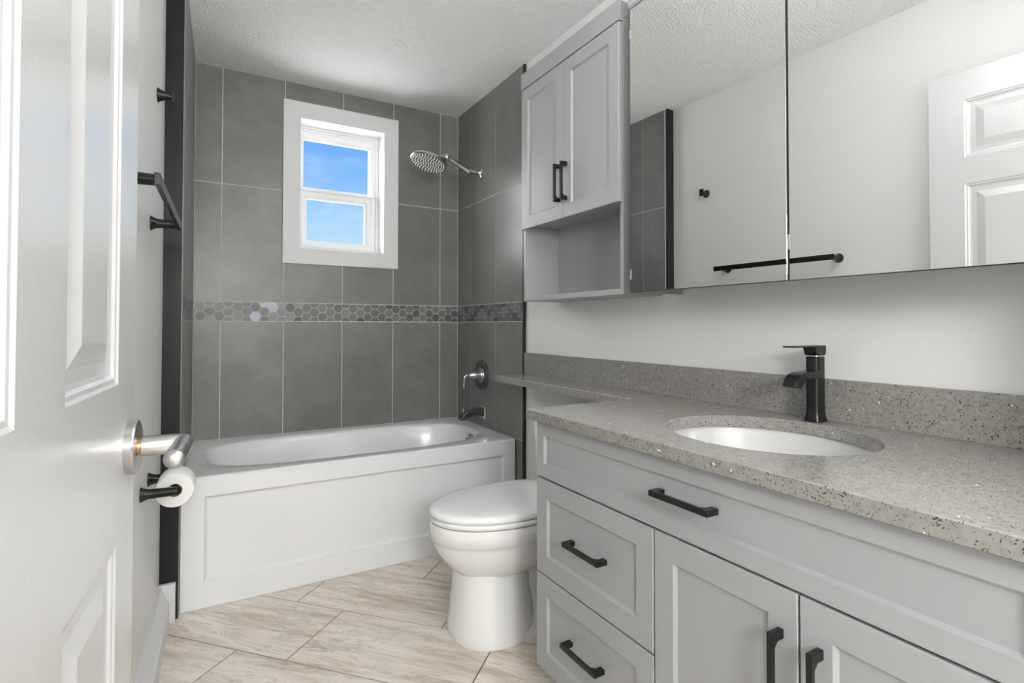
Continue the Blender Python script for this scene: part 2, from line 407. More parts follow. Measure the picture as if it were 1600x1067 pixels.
# left wall: painted stretch and tiled end
bm = bmesh.new()
ys = [-2.05, YT+.045]
def quadprism(bm, a, b_, x_out, z0, z1, f, mi=0):
    prism(bm, [(f(a), a), (f(b_), b_), (x_out, b_), (x_out, a)], z0, z1, lambda p, q, t: (p, q, t))
    for fc in bm.faces[-6:]: fc.material_index = mi
quadprism(bm, -2.05, 2.38, -.32, 0, ZC, lw, 1)
quadprism(bm, 2.38, D+TD, -.32, 0, ZC, lambda y: lt(y)-TD, 0)
bm.faces.ensure_lookup_table()
wl = obj('wall_left', bm, [M['grout'], M['wall']])
for p in wl.data.polygons:
    p.material_index = 1 if sum(wl.data.vertices[v].co.y for v in p.vertices)/len(p.vertices)+wl.location.y < 2.37 else 0
tag(wl, None, None, 'structure')
Pl = lambda u, v, n: (lt(u)+n, u, v)
usl = [2.385, 2.57, 2.875, D]
tiles('wall_tile', tile_rects(usl, vs_low)+tile_rects(usl, vs_up), Pl, wl)
mosaic_band(2.385, D, 3.11, Pl, wl)

# black edge strips where the tile ends
bm = bmesh.new()
rr = random.Random(3)
pts = []
nz_ = 60
A = []
for i in range(nz_+1):
    z = ZC*i/nz_
    j = rr.uniform(-.0012, .0012)
    A.append([(lw(2.372)-.002+j*0, 2.372, z), (-.0745, 2.366+j*.3, z), (-.0735, 2.386, z), (lw(2.38)-.01, 2.386, z)])
loft(bm, A)
tag(obj('trim_1', bm, M['blacktrim']), None, None, 'structure')
bm = bmesh.new(); box(bm, XR-.001, XW+.002, YT-.012, YT+.002, 0, ZC-.001)
tag(obj('trim_2', bm, M['blacktrim'], bevel=.001), None, None, 'structure')

# wall behind the camera, doorway widened to admit fill light, and the hall beyond
bm = bmesh.new()
box(bm, 1.17, 1.45, .06, YF, 0, ZC); box(bm, -.32, -.21, .06, YF, 0, ZC); box(bm, -.21, 1.17, .06, YF, 2.10, ZC)
tag(obj('wall_front', bm, M['wall']), None, None, 'structure')
bm = bmesh.new(); box(bm, -.30, 1.50, -2.10, -2.05, 0, ZC)
tag(obj('wall_hall', bm, M['wall']), None, None, 'structure')

# baseboards
bm = bmesh.new()
def base_prof(bm, ya, yb, f, side=1, hgt=.135):
    pr_ = [(0, 0), (.036, 0), (.036, .072), (.030, .083), (.013, .125), (.010, hgt), (0, hgt)]
    A = [bm.verts.new((f(ya)+side*a, ya, z)) for a, z in pr_]; B = [bm.verts.new((f(yb)+side*a, yb, z)) for a, z in pr_]
    for i in range(len(A)): bm.faces.new((A[i-1], A[i], B[i], B[i-1]))
    bm.faces.new(A); bm.faces.new(B[::-1])
base_prof(bm, .30, 2.345, lw)
bb = obj('baseboard_left', bm, M['trim']); tag(bb, None, None, 'structure')
bm = bmesh.new()
prism(bm, [(2.342, 0), (2.342, .125), (2.346, .14), (2.366, .14), (2.366, 0)], lw(2.35), -.082, lambda p, q, t: (t, p, q))
tag(obj('baseboard_end', bm, M['trim'], bevel=.002), None, None, 'structure')
bm = bmesh.new(); box(bm, XW-.014, XW-.0005, 1.33, YT-.013, 0, .11)
tag(obj('baseboard_right', bm, M['trim'], bevel=.003), None, None, 'structure')

# ------------------------------------------------------------------ window
wn = bpy.data.objects.new('window_1', None); C.objects.link(wn); wn.location = ((WX0+WX1)/2, D, WZ0); wn['kind'] = 'structure'
OX0, OX1, OZ0, OZ1 = .3665, 1.0135, 1.4345, 2.3375
def mitre_frame(bm, o, i, prof, P):
    """rectangular frame between outer rect o and inner rect i; prof list of (t 0..1, n)"""
    R = []
    for tt, n in prof:
        a = [o[k]+(i[k]-o[k])*tt for k in range(4)]
        R.append([P(u, v, n) for u, v in ((a[0], a[2]), (a[1], a[2]), (a[1], a[3]), (a[0], a[3]))])
    V = [[bm.verts.new(p) for p in r] for r in R]
    for a, b_ in zip(V, V[1:]+V[:1]):
        for k in range(4): bm.faces.new((a[k], a[(k+1) % 4], b_[(k+1) % 4], b_[k]))
bm = bmesh.new()
mitre_frame(bm, (OX0, OX1, OZ0, OZ1), (WX0, WX1, WZ0, WZ1), [(0, -TD), (0, .010), (.02, .012), (.98, .012), (1, .010), (1, -TD)], Pb)
obj('window_casing', bm, M['trim'], wn)
bm = bmesh.new()   # jamb liner
mitre_frame(bm, (WX0-.011, WX1+.011, WZ0-.011, WZ1+.011), (WX0+.002, WX1-.002, WZ0+.002, WZ1-.002), [(0, .008), (1, .008), (1, -.175), (0, -.175)], Pb)
obj('window_jamb', bm, M['vinyl'], wn)
YG = -.108   # unit plane
fx0, fx1, fz0, fz1 = WX0+.002, WX1-.002, WZ0+.002, WZ1-.002
bm = bmesh.new()
mitre_frame(bm, (fx0, fx1, fz0, fz1), (fx0+.024, fx1-.030, fz0+.026, fz1-.024), [(0, YG-.06), (0, YG), (.55, YG), (.6, YG-.012), (1, YG-.012), (1, YG-.06)], Pb)
obj('window_frame', bm, M['vinyl'], wn, bevel=.0012)
ZM = 1.878
sx0, sx1 = fx0+.020, fx1-.028
bm = bmesh.new()     # upper sash (fixed)
mitre_frame(bm, (sx0, sx1, ZM-.012, fz1-.022), (.4925, .8725, 1.899, 2.177), [(0, YG-.045), (0, YG-.018), (.7, YG-.018), (1, YG-.030), (1, YG-.045)], Pb)
us_ = obj('sash', bm, M['vinyl'], wn, bevel=.001)
bm = bmesh.new(); box(bm, .485, .880, D-YG+.036, D-YG+.040, 1.891, 2.184); obj('pane', bm, M['glass'], us_)
bm = bmesh.new()     # lower sash
mitre_frame(bm, (sx0, sx1+.004, fz0+.024, ZM+.012), (.5105, .8435, 1.586, 1.829), [(0, YG-.020), (0, YG-.004), (.25, YG-.004), (.35, YG-.009), (.72, YG-.009), (.8, YG-.016), (1, YG-.016), (1, YG-.028)], Pb)
ls_ = obj('sash', bm, M['vinyl'], wn, bevel=.001)
bm = bmesh.new(); box(bm, .504, .850, D-YG+.020, D-YG+.024, 1.579, 1.836); obj('pane', bm, M['glass'], ls_)
bm = bmesh.new(); box(bm, sx0, sx1+.004, D-YG-.006, D-YG+.006, ZM-.006, ZM+.010); obj('meeting_rail', bm, M['vinyl'], wn, bevel=.002)

# ------------------------------------------------------------------ six panel door
dr = bpy.data.objects.new('door_1', None); C.objects.link(dr); dr.location = (-.150, .195, .012); dr['kind'] = 'structure'
O_ = Vector((-.091, 1.0, 0)); U_ = Vector((-.075, -1, 0)).normalized(); Nn = Vector((1, -.075, 0)).normalized()
Pd = lambda u, v, n: O_+U_*u+Vector((0, 0, v))+Nn*n
DW, DZ0, DZ1 = .805, .012, 2.068
us = [0, .110, .335, .455, .680, DW]; vs = [DZ0, .225, .802, 1.016, 1.636, 1.735, 1.958, DZ1]
prof = [(0, 0), (.004, -.0025), (.009, -.003), (.013, -.0065), (.019, -.008), (.034, -.0078), (.036, -.0072), (.058, -.0015), (.060, -.0012)]
bm = bmesh.new()
for i in range(5):
    for j in range(7):
        if i in (1, 3) and j in (1, 3, 5): rings_panel(bm, Pd, us[i], us[i+1], vs[j], vs[j+1], prof)
        else: rings_panel(bm, Pd, us[i], us[i+1], vs[j], vs[j+1], [(0, 0)])
bmesh.ops.remove_doubles(bm, verts=bm.verts, dist=1e-6)
B = [Pd(0, DZ0, 0), Pd(DW, DZ0, 0), Pd(DW, DZ1, 0), Pd(0, DZ1, 0)]
K = [bm.verts.new(p-Nn*.035) for p in B]; Fv = [bm.verts.new(p) for p in B]
for i in range(4): bm.faces.new((Fv[i], Fv[(i+1) % 4], K[(i+1) % 4], K[i]))
bm.faces.new(K)
dl = obj('door_leaf', bm, M['door'], dr)
# lever handle
hz = .918; hu = .043
bm = bmesh.new()
lathe(bm, Pd(hu, hz, 0), Nn, [(0, .0385), (.010, .0395), (.0125, .038), (.0135, .034), (.0135, .0001)], 48)
rose = obj('door_handle', bm, M['steel'], dr, smooth=35)
bm = bmesh.new(); lathe(bm, Pd(hu, hz, .0132), Nn, [(0, .0125), (.005, .0125)], 32); obj('collar', bm, M['brass'], rose, smooth=35)
bm = bmesh.new()
lathe(bm, Pd(hu, hz, .020), Nn, [(-.003, .0140), (-.002, .0148), (.048, .0148), (.056, .011)], 32)
sp_ = obj('lever_neck', bm, M['steel'], rose, smooth=35)
bm = bmesh.new(); lathe(bm, Pd(hu+.0125, hz-.004, .032), U_, [(0, .0022), (.0012, .0022)], 16); obj('set_screw', bm, M['black'], rose)
bm = bmesh.new()
cc = Pd(hu, hz, .070)
pth = [cc+U_*t for t in (-.012, -.010, 0, .03, .07, .105, .112, .116)]
tube(bm, pth, [.006, .0115, .0135, .0135, .0135, .0135, .0115, .006], 28)
obj('lever', bm, M['steel'], rose, smooth=50)

# ------------------------------------------------------------------ bathtub
YA, ZT = 2.40, .507
tub = thing('bathtub', 'white alcove bathtub with a panelled apron in the grey tiled corner', 'bathtub', (.68, 2.77, 0))
xl = lambda y: lt(y)+.0015
bm = bmesh.new()
def rrect(cx, cy, ax, ay, n, nn=96, z=0, wob=0, ex=None):
    out = []
    for i in range(nn):
        a = 2*PI*i/nn; c, s = math.cos(a), math.sin(a)
        x = cx+ax*math.copysign(abs(c)**(2/n), c); y = cy+ay*math.copysign(abs(s)**(2/n), s)
        zz = z
        if wob and s > .25:   # raised arm rest ledge along the far side
            k = math.exp(-((x-.78)/.20)**2); y -= wob*k*(s**.5)
        out.append((x, y, zz))
    return out
nn = 96
def outer_pt(a):
    c, s = math.cos(a), math.sin(a)
    x0, x1, y0, y1 = -.049, XR-.0015, YA+.012, D-.0015
    cx, cy = .66, 2.775
    t = min(((x1-cx) if c > 0 else (cx-x0))/max(abs(c), 1e-6), ((y1-cy) if s > 0 else (cy-y0))/max(abs(s), 1e-6))
    x, y = cx+c*t, cy+s*t
    if x <= x0+1e-4: x = xl(y)
    return (x, y, ZT)
cxb, cyb = .668, 2.775
R = [[outer_pt(2*PI*i/nn) for i in range(nn)]]
# snap nearest samples to the four corners
for cx_, cy_ in ((xl(YA+.012), YA+.012), (XR-.0015, YA+.012), (XR-.0015, D-.0015), (xl(D), D-.0015)):
    k = min(range(nn), key=lambda i: (R[0][i][0]-cx_)**2+(R[0][i][1]-cy_)**2); R[0][k] = (cx_, cy_, ZT)
spec = [(.672, .302, 3.2, ZT-.001, 0), (.664, .294, 3.2, ZT-.004, 0), (.655, .286, 3.2, ZT-.014, 0), (.645, .278, 3.1, ZT-.04, 0), (.632, .270, 3.0, ZT-.09, .006),
        (.612, .258, 2.9, ZT-.16, .02), (.590, .243, 2.8, ZT-.24, .03), (.562, .226, 2.8, ZT-.31, .025), (.52, .20, 2.8, ZT-.35, .01), (.40, .14, 2.6, ZT-.362, 0), (.15, .05, 2.2, ZT-.365, 0)]
for ax, ay, n, z, wob in spec:
    lean = (ZT-z)*.18
    R.append(rrect(cxb+lean*.9, cyb, ax-lean*.25, ay, n, nn, z, wob))
loft(bm, R, cap0=False, cap1=True)
# rim lip over the apron and the apron itself
rim = [bm.verts.new((xl(YA), YA+.012, ZT)), bm.verts.new((XR-.0015, YA+.012, ZT))]
basin = obj('basin', bm, M['tub'], tub, smooth=60)
bm = bmesh.new()
Pa = lambda u, v, n: (u, YA-n, v)
x0a, x1a = xl(YA), XR-.008
A = [(0, -.03), (0, -.004), (.001, -.001), (.004, 0)]
rings_panel(bm, Pa, x0a, x1a, 0.0, ZT-.008, [(0, -.028), (0, -.003), (.003, 0), (.0031, 0)])
bm.faces.ensure_lookup_table(); bm.faces.remove(bm.faces[-1]) if False else None
bm.free(); bm = bmesh.new()
u = [x0a, .0085, 1.340, x1a]; v = [.001, .098, .430, ZT-.012]
for i in range(3):
    for j in range(3):
        if (i, j) == (1, 1): rings_panel(bm, Pa, u[i], u[i+1], v[j], v[j+1], [(0, 0), (.0015, -.004), (.009, -.013), (.012, -.015)])
        else: rings_panel(bm, Pa, u[i], u[i+1], v[j], v[j+1], [(0, 0)])
bmesh.ops.remove_doubles(bm, verts=bm.verts, dist=1e-6)
# rounded top lip profile swept along the width
lp = [(0, ZT-.012), (-.0005, ZT-.006), (.003, ZT-.002), (.008, ZT), (.014, ZT+.0003), (.03, ZT-.0002), (.03, ZT-.02)]
Aa = [bm.verts.new((x0a, YA+p, q)) for p, q in lp]; Bb = [bm.verts.new((x1a, YA+p, q)) for p, q in lp]
for i in range(len(lp)-1): bm.faces.new((Aa[i], Bb[i], Bb[i+1], Aa[i+1]))
bmesh.ops.remove_doubles(bm, verts=bm.verts, dist=1e-6)
# ends
for x in (x0a, x1a):
    vv = [bm.verts.new(p) for p in ((x, YA, .001), (x, YA, ZT-.012), (x, YA+.008, ZT), (x, YA+.03, ZT), (x, YA+.03, .001))]; bm.faces.new(vv)
obj('apron', bm, M['tub'], tub)
bm = bmesh.new()
ovd = Vector((-1, 0, .28)).normalized(); ovp = Vector((1.302, 2.73, .452))
lathe(bm, ovp, ovd, [(0, .034), (.006, .034), (.011, .030), (.013, .026), (.013, .0001)], 40)
ov = obj('overflow_plate', bm, M['nickel'], tub, smooth=35)
bm = bmesh.new()
c0 = ovp+ovd*.0135
for s_ in (-1,):
    q = [c0+Vector((0, -.022, -.004)), c0+Vector((0, .022, -.004)), c0+Vector((.002, .022, .006)), c0+Vector((.002, -.022, .006))]
    bm.faces.new([bm.verts.new(p) for p in q]); r_ = bmesh.ops.extrude_face_region(bm, geom=bm.faces[:])
    for vtx in [g_ for g_ in r_['geom'] if isinstance(g_, bmesh.types.BMVert)]: vtx.co += ovd*.002
obj('overflow_slot', bm, M['black'], ov)
bm = bmesh.new()
lathe(bm, (1.10, 2.775, ZT-.3655), (0, 0, 1), [(0, .03), (.004, .03), (.006, .026), (.006, .0001)], 32)
obj('drain', bm, M['nickel'], tub, smooth=35)

# ------------------------------------------------------------------ shower head
sh = thing('rain_shower', 'round rain shower head on an angled arm beside the window', 'shower head', (XR, 2.81, 1.99))
bm = bmesh.new(); lathe(bm, (XR, 2.81, 1.993), (-1, 0, 0), [(0, .034), (.006, .034), (.010, .030), (.013, .022), (.022, .018), (.024, .0001)], 40)
obj('flange', bm, M['nickel'], sh, smooth=40)
bm = bmesh.new()
tube(bm, [(XR-.01, 2.81, 1.993), (1.36, 2.81, 1.994), (1.335, 2.81, 1.995), (1.322, 2.81, 1.999), (1.306, 2.81, 2.006)], .0145, 20)
lathe(bm, (1.348, 2.81, 1.995), (-1, 0, .1), [(0, .016), (.001, .0205), (.016, .0205), (.018, .016)], 24)
tube(bm, [(1.33, 2.81, 1.992), (1.30, 2.81, 2.006), (1.27, 2.81, 2.019), (1.235, 2.81, 2.035), (1.205, 2.81, 2.049)], [.019, .0155, .0140, .0135, .0135], 20)
obj('shower_arm', bm, M['nickel'], sh, smooth=50)
hn = Vector((-.32, -.10, -1)).normalized()      # spray direction
hc = Vector((1.083, 2.81, 2.012))
bm = bmesh.new()
lathe(bm, hc-hn*.030, hn, [(0, .022), (.010, .030), (.018, .075), (.022, .098), (.027, .104), (.036, .104), (.040, .100), (.040, .0001)], 56)
hd = obj('spray_head', bm, M['nickel'], sh, smooth=40)
bm = bmesh.new()
_, s1, s2 = frame_of(hn)
for ring, cnt in ((.0, 1), (.015, 6), (.030, 12), (.045, 18), (.060, 22), (.075, 28), (.089, 32)):
    for k in range(cnt):
        a = 2*PI*k/cnt+ring*40
        p = hc+hn*.009+(s1*math.cos(a)+s2*math.sin(a))*ring
        lathe(bm, p, hn, [(0, .0036), (.006, .0022), (.0068, .0012)], 8, cap0=False)
nzz = obj('nozzles', bm, M['steel'], hd, smooth=40)
bm = bmesh.new()
bc = hc-hn*.034+Vector((.055, 0, .004))
bmesh.ops.create_uvsphere(bm, u_segments=28, v_segments=18, radius=.023, matrix=Matrix.Translation(Vector((1.190, 2.81, 2.052))))
tube(bm, [(1.190, 2.81, 2.052), (1.165, 2.81, 2.050), (1.13, 2.81, 2.040), hc-hn*.022], [.014, .013, .018, .024], 20)
obj('swivel_ball', bm, M['nickel'], sh, smooth=50)

# ------------------------------------------------------------------ shower valve
va = thing('shower_valve', 'round shower valve trim with a bent lever on the tile above the tub spout', 'shower valve', (XR, 2.795, .72))
bm = bmesh.new()
def clipdisc(r, w, n=64):
    o_ = []
    for i in range(n):
        a = 2*PI*i/n; o_.append((max(-w, min(w, r*math.cos(a))), r*math.sin(a)))
    return o_
vc = (2.795, .806)
rings = []
for t_, k in ((0, 1), (.007, 1), (.011, .95)):
    rings.append([(XR-t_, vc[0]+p*k, vc[1]+q*k) for p, q in clipdisc(.086, .080)])
loft(bm, rings, cap0=False, cap1=True)
pl = obj('valve_plate', bm, M['dchrome'], va, smooth=30)
bm = bmesh.new()
lathe(bm, (XR-.010, *vc), (-1, 0, 0), [(0, .044), (.004, .042), (.005, .030), (.012, .027), (.030, .026), (.070, .014), (.076, .010), (.078, .0001)], 40)
vh = obj('valve_hub', bm, M['nickel'], va, smooth=40)
bm = bmesh.new()
tube(bm, [(XR-.078, 2.795, .806), (XR-.095, 2.797, .808), (XR-.108, 2.799, .802), (XR-.112, 2.80, .790), (XR-.113, 2.80, .765), (XR-.113, 2.80, .735)], [.009, .0085, .008, .0075, .007, .0065], 16, ry=[.007]*6)
obj('valve_lever', bm, M['nickel'], va, smooth=60)

ts = thing('tub_spout', 'squared tub spout with a diverter knob low on the tile above the tub', 'tub spout', (XR, 2.775, .55))
bm = bmesh.new(); box(bm, XR-.012, XR, 2.738, 2.812, .558, .632)
obj('spout_flange', bm, M['nickel'], ts, bevel=.004)
bm = bmesh.new()
sec = [(.005, .622, .572, .026), (.04, .618, .578, .025), (.075, .612, .583, .024), (.105, .606, .572, .024), (.125, .600, .560, .024), (.142, .588, .556, .023), (.150, .572, .556, .022)]
rings = []
for dx, zt_, zb_, hw in sec:
    x = XR-dx; e = .005
    rings.append([(x, 2.775-hw, zb_), (x, 2.775+hw, zb_), (x, 2.775+hw, zt_-e), (x, 2.775+hw-e, zt_), (x, 2.775-hw+e, zt_), (x, 2.775-hw, zt_-e)])
loft(bm, rings)
obj('spout_body', bm, M['dchrome'], ts, smooth=30, bevel=.001)
bm = bmesh.new(); lathe(bm, (XR-.128, 2.775, .598), (0, 0, 1), [(0, .004), (.012, .004), (.014, .008), (.024, .009), (.026, .006)], 20)
obj('diverter_knob', bm, M['nickel'], ts, smooth=40)

# ------------------------------------------------------------------ toilet
def rb(x0, x1, y0, y1, z, r=.03, n=8):
    o_ = []
    for cx_, cy_, a0 in ((x1-r, y1-r, 0), (x0+r, y1-r, 90), (x0+r, y0+r, 180), (x1-r, y0+r, 270)):
        for k in range(n+1):
            a = math.radians(a0+90*k/n); o_.append((cx_+r*math.cos(a), cy_+r*math.sin(a), z))
    return o_
TY = 1.745
to = thing('toilet', 'white elongated toilet with closed lid between tub and grey vanity', 'toilet', (1.0, TY, 0))
def egg(xf, xb, hw, z, n=72, yc=TY, fr=.56, e=2.0, eb=2.6):
    """outline pointing to -x; widest point at fraction fr from the front"""
    L = xb-xf; xm = xf+L*fr; o_ = []
    for i in range(n):
        a = 2*PI*i/n; c, s = math.cos(a), math.sin(a)
        if c < 0: x = xm+(xm-xf)*math.copysign(abs(c)**(2/e), c); y = hw*math.copysign(abs(s)**(2/e), s)
        else: x = xm+(xb-xm)*abs(c)**(2/eb); y = hw*math.copysign(abs(s)**(2/eb), s)
        o_.append((x, yc+y, z))
    return o_
bm = bmesh.new()
def col(z, xf, xb, hw): return rrect((xf+xb)/2, TY, (xb-xf)/2, hw, 2.35, 72, z)
loft(bm, [col(0, .764, 1.085, .152), col(.006, .762, 1.087, .154), col(.03, .765, 1.08, .150), col(.09, .772, 1.07, .140), col(.16, .780, 1.06, .130), col(.27, .786, 1.06, .122)])
loft(bm, [rb(.95, 1.38, TY-.150, TY+.150, 0, .03), rb(.95, 1.38, TY-.150, TY+.150, .02, .03), rb(.96, 1.37, TY-.115, TY+.115, .045, .03), rb(.96, 1.36, TY-.092, TY+.092, .09, .03), rb(.96, 1.36, TY-.095, TY+.095, .26, .03), rb(.96, 1.38, TY-.14, TY+.14, .40, .03)])
loft(bm, [egg(.830, 1.04, .085, .206), egg(.800, 1.08, .108, .214), egg(.775, 1.14, .128, .230, fr=.46), egg(.752, 1.18, .145, .252, fr=.48), egg(.729, 1.21, .162, .280, fr=.5), egg(.712, 1.23, .174, .308, fr=.52), egg(.700, 1.23, .182, .335, fr=.52), egg(.6952, 1.23, .1852, .350, fr=.52), egg(.6925, 1.23, .187, .3515, fr=.52),
          egg(.691, 1.23, .188, .385, fr=.52), egg(.691, 1.225, .188, .402, fr=.52), egg(.693, 1.222, .186, .409, fr=.52)])
obj('bowl', bm, M['porc'], to, smooth=60)
bm = bmesh.new()
loft(bm, [egg(.697, 1.20, .184, .411, fr=.52), egg(.690, 1.20, .189, .415, fr=.52), egg(.689, 1.20, .190, .425, fr=.52), egg(.693, 1.20, .187, .430, fr=.52)])
obj('seat', bm, M['seat'], to, smooth=60)
bm = bmesh.new()
loft(bm, [egg(.694, 1.215, .186, .4325, fr=.52, eb=5), egg(.687, 1.215, .191, .436, fr=.52, eb=5), egg(.688, 1.215, .190, .446, fr=.52, eb=5), egg(.694, 1.212, .185, .453, fr=.52, eb=5),
          egg(.715, 1.20, .168, .4575, fr=.52, eb=5), egg(.79, 1.15, .11, .460, fr=.52, eb=5)])
obj('lid', bm, M['seat'], to, smooth=70)
for s_ in (-1, 1):
    bm = bmesh.new(); lathe(bm, (1.215, TY+s_*.075-.02, .438), (0, 1, 0), [(0, .011), (.04, .011)], 20)
    obj('hinge', bm, M['seat'], to, smooth=40)
bm = bmesh.new()
loft(bm, [rb(1.255, 1.408, TY-.19, TY+.19, .402), rb(1.240, 1.408, TY-.205, TY+.205, .44), rb(1.228, 1.410, TY-.22, TY+.22, .690)])
obj('tank', bm, M['porc'], to, smooth=50)
bm = bmesh.new(); loft(bm, [rb(1.222, 1.411, TY-.226, TY+.226, .691), rb(1.220, 1.411, TY-.228, TY+.228, .710), rb(1.228, 1.405, TY-.22, TY+.22, .716)])
obj('tank_lid', bm, M['porc'], to, smooth=40)
bm = bmesh.new(); lathe(bm, (1.21, 1.58, .64), (1, 0, 0), [(0, .012), (.02, .012)], 20); tube(bm, [(1.213, 1.58, .64), (1.210, 1.63, .635), (1.210, 1.66, .632)], .006, 12)
obj('flush_lever', bm, M['nickel'], to, smooth=40)
for s_ in (-1, 1):
    bm = bmesh.new(); lathe(bm, (1.12, TY+s_*.143, .03), (0, s_, .25), [(0, .014), (.008, .013), (.014, .008), (.015, .0001)], 20)
    obj('bolt_cap', bm, M['seat'], to, smooth=60)

# ------------------------------------------------------------------ vanity
XF = .845      # face of fronts
va_ = thing('vanity_cabinet', 'grey shaker vanity with black bar pulls beneath the speckled countertop', 'cabinet', (1.13, .76, 0))
VL, VR = 1.320, .205
bm = bmesh.new()
box(bm, XF+.022, XF+.032, VR+.001, VL-.019, .118, .8215)
box(bm, XF+.032, XW-.002, VR+.001, VL-.019, .118, .134)
box(bm, XW-.012, XW-.002, VR+.001, VL-.019, .134, .8215)
box(bm, XF+.032, XW-.012, .843, .859, .134, .60)
obj('carcass', bm, M['gap'], va_)
bm = bmesh.new(); box(bm, XF+.020, XW-.002, VL-.018, VL-.001, .118, .8215); obj('end_panel', bm, M['cab'], va_, bevel=.0008)
bm = bmesh.new(); box(bm, XF+.075, XW-.01, VR+.003, VL-.006, 0.0005, .118); obj('toe_kick', bm, M['cab'], va_)
Pv = lambda u, v, n: (XF-n, u, v)
SH = [(.0012, .0022), (.0062, .0068), (.0066, .0072)]
def bar_pull(parent, a, b_, fixed, axis, xf=XF, proj=.032, wdt=.0125):
    """square bar pull; axis 'y' or 'z' ; a,b_ = ends along the axis"""
    bm = bmesh.new(); xo = xf-proj; h_ = wdt/2; leg = .016
    def bx(a0, a1, x0, x1):
        if axis == 'y': box(bm, x0, x1, a0, a1, fixed-h_, fixed+h_)
        else: box(bm, x0, x1, fixed-h_, fixed+h_, a0, a1)
    pr_ = [(a, xo), (b_, xo), (b_, xf+.0005), (b_-leg, xf+.0005), (b_-leg, xo+.016), (b_-leg-.009, xo+.0085), (a+leg+.009, xo+.0085), (a+leg, xo+.016), (a+leg, xf+.0005), (a, xf+.0005)]
    fn = (lambda p, q, t: (q, p, t)) if axis == 'y' else (lambda p, q, t: (q, t, p))
    prism(bm, pr_, fixed-h_, fixed+h_, fn)
    return obj('handle', bm, M['black'], parent, bevel=.001)
def front(name, y0, y1, z0, z1, parent, rail=.052):
    bm = bmesh.new(); slab_front(bm, Pv, y0, y1, z0, z1, .020, rail, SH); return obj(name, bm, M['cab'], parent)
ff = front('drawer', VR+.002, VL-.0015, .6615, .8165, va_, .036); bar_pull(ff, .683, .835, .745, 'y')
d1 = front('drawer', .8535, VL-.0015, .388, .6565, va_); bar_pull(d1, 1.005, 1.150, .526, 'y')
d2 = front('drawer', .8535, VL-.0015, .118, .3835, va_); bar_pull(d2, 1.015, 1.159, .260, 'y')
o1 = front('cabinet_door', .5295, .8495, .118, .6565, va_); bar_pull(o1, .440, .589, .5585, 'z', wdt=.0105)
o2 = front('cabinet_door', VR+.002, .5255, .118, .6565, va_); bar_pull(o2, .440, .589, .492, 'z', wdt=.0105)

# countertop with an oval cut out and the narrow ledge over the toilet
XC, CT, CB = .8245, .852, .8225
SKX, SKY, SA, SB = 1.1205, .7765, .2025, .2285
ct = thing('countertop', 'speckled grey quartz countertop with a narrow ledge reaching over the toilet', 'countertop', (1.12, .77, CB))
bm = bmesh.new()
YE0, YL, LX, LE = .180, 1.343, 1.236, 2.314
outl = [(XC, YE0), (1.4225, YE0), (1.4225, YL), (1.4225, LE), (LX, LE), (LX, YL), (XC, YL)]
n = 96
ov_ = [(SKX+SA*math.cos(2*PI*i/n), SKY+SB*math.sin(2*PI*i/n)) for i in range(n)]
def face_with_hole(z, flip):
    # ring between oval and box (XC..1.4225, YE0..YL)
    x0, x1, y0, y1 = XC, 1.4225, YE0, YL
    O = []
    for i in range(n):
        c, s = math.cos(2*PI*i/n), math.sin(2*PI*i/n)
        t = min(((x1-SKX) if c > 0 else (SKX-x0))/max(abs(c), 1e-6), ((y1-SKY) if s > 0 else (SKY-y0))/max(abs(s), 1e-6))
        O.append([SKX+c*t, SKY+s*t])
    for cx_, cy_ in ((x0, y0), (x1, y0), (x1, y1), (x0, y1)):
        k = min(range(n), key=lambda i: (O[i][0]-cx_)**2+(O[i][1]-cy_)**2); O[k] = [cx_, cy_]
    return O
OO = face_with_hole(CT, False); e = .0022
rings = []
def infl(O, d):   # shrink rectangle by d
    return [(min(max(p[0], XC+d), 1.4225), min(max(p[1], YE0+d), YL-d)) for p in O]
loft(bm, [[(p[0], p[1], CB) for p in ov_], [(p[0], p[1], CT-e) for p in ov_],
          [(SKX+(p[0]-SKX)*1.011, SKY+(p[1]-SKY)*1.010, CT) for p in ov_],
          [(a, b_, CT) for a, b_ in infl(OO, e)], [(a, b_, CT-e) for a, b_ in infl(OO, 0)], [(a, b_, CB) for a, b_ in infl(OO, 0)]], False, False)
for f1 in [(0, 5)]:
    pass
# underside
bm.verts.ensure_lookup_table(); V0 = bm.verts[0:n]; V5 = bm.verts[5*n:6*n]
for i in range(n): bm.faces.new((V0[i], V5[i], V5[(i+1) % n], V0[(i+1) % n]))
slab = obj('slab', bm, M['quartz'], ct)
bm = bmesh.new()
R = [[(LX, YL-.0005, z), (1.4225, YL-.0005, z), (1.4225, LE, z), (LX, LE, z)] for z in (CB, CT-e)]
R.append([(LX+e, YL-.003, CT), (1.4225, YL-.003, CT), (1.4225, LE-e, CT), (LX+e, LE-e, CT)])
loft(bm, R); obj('ledge', bm, M['quartz'], ct)
bm = bmesh.new()
prism(bm, [(1.4225, CT+.0003), (1.407, CT+.0003), (1.407, .9565), (1.4085, .958), (1.4225, .958)], YE0, LE, lambda p, q, t: (p, t, q))
obj('backsplash', bm, M['quartz'], ct)

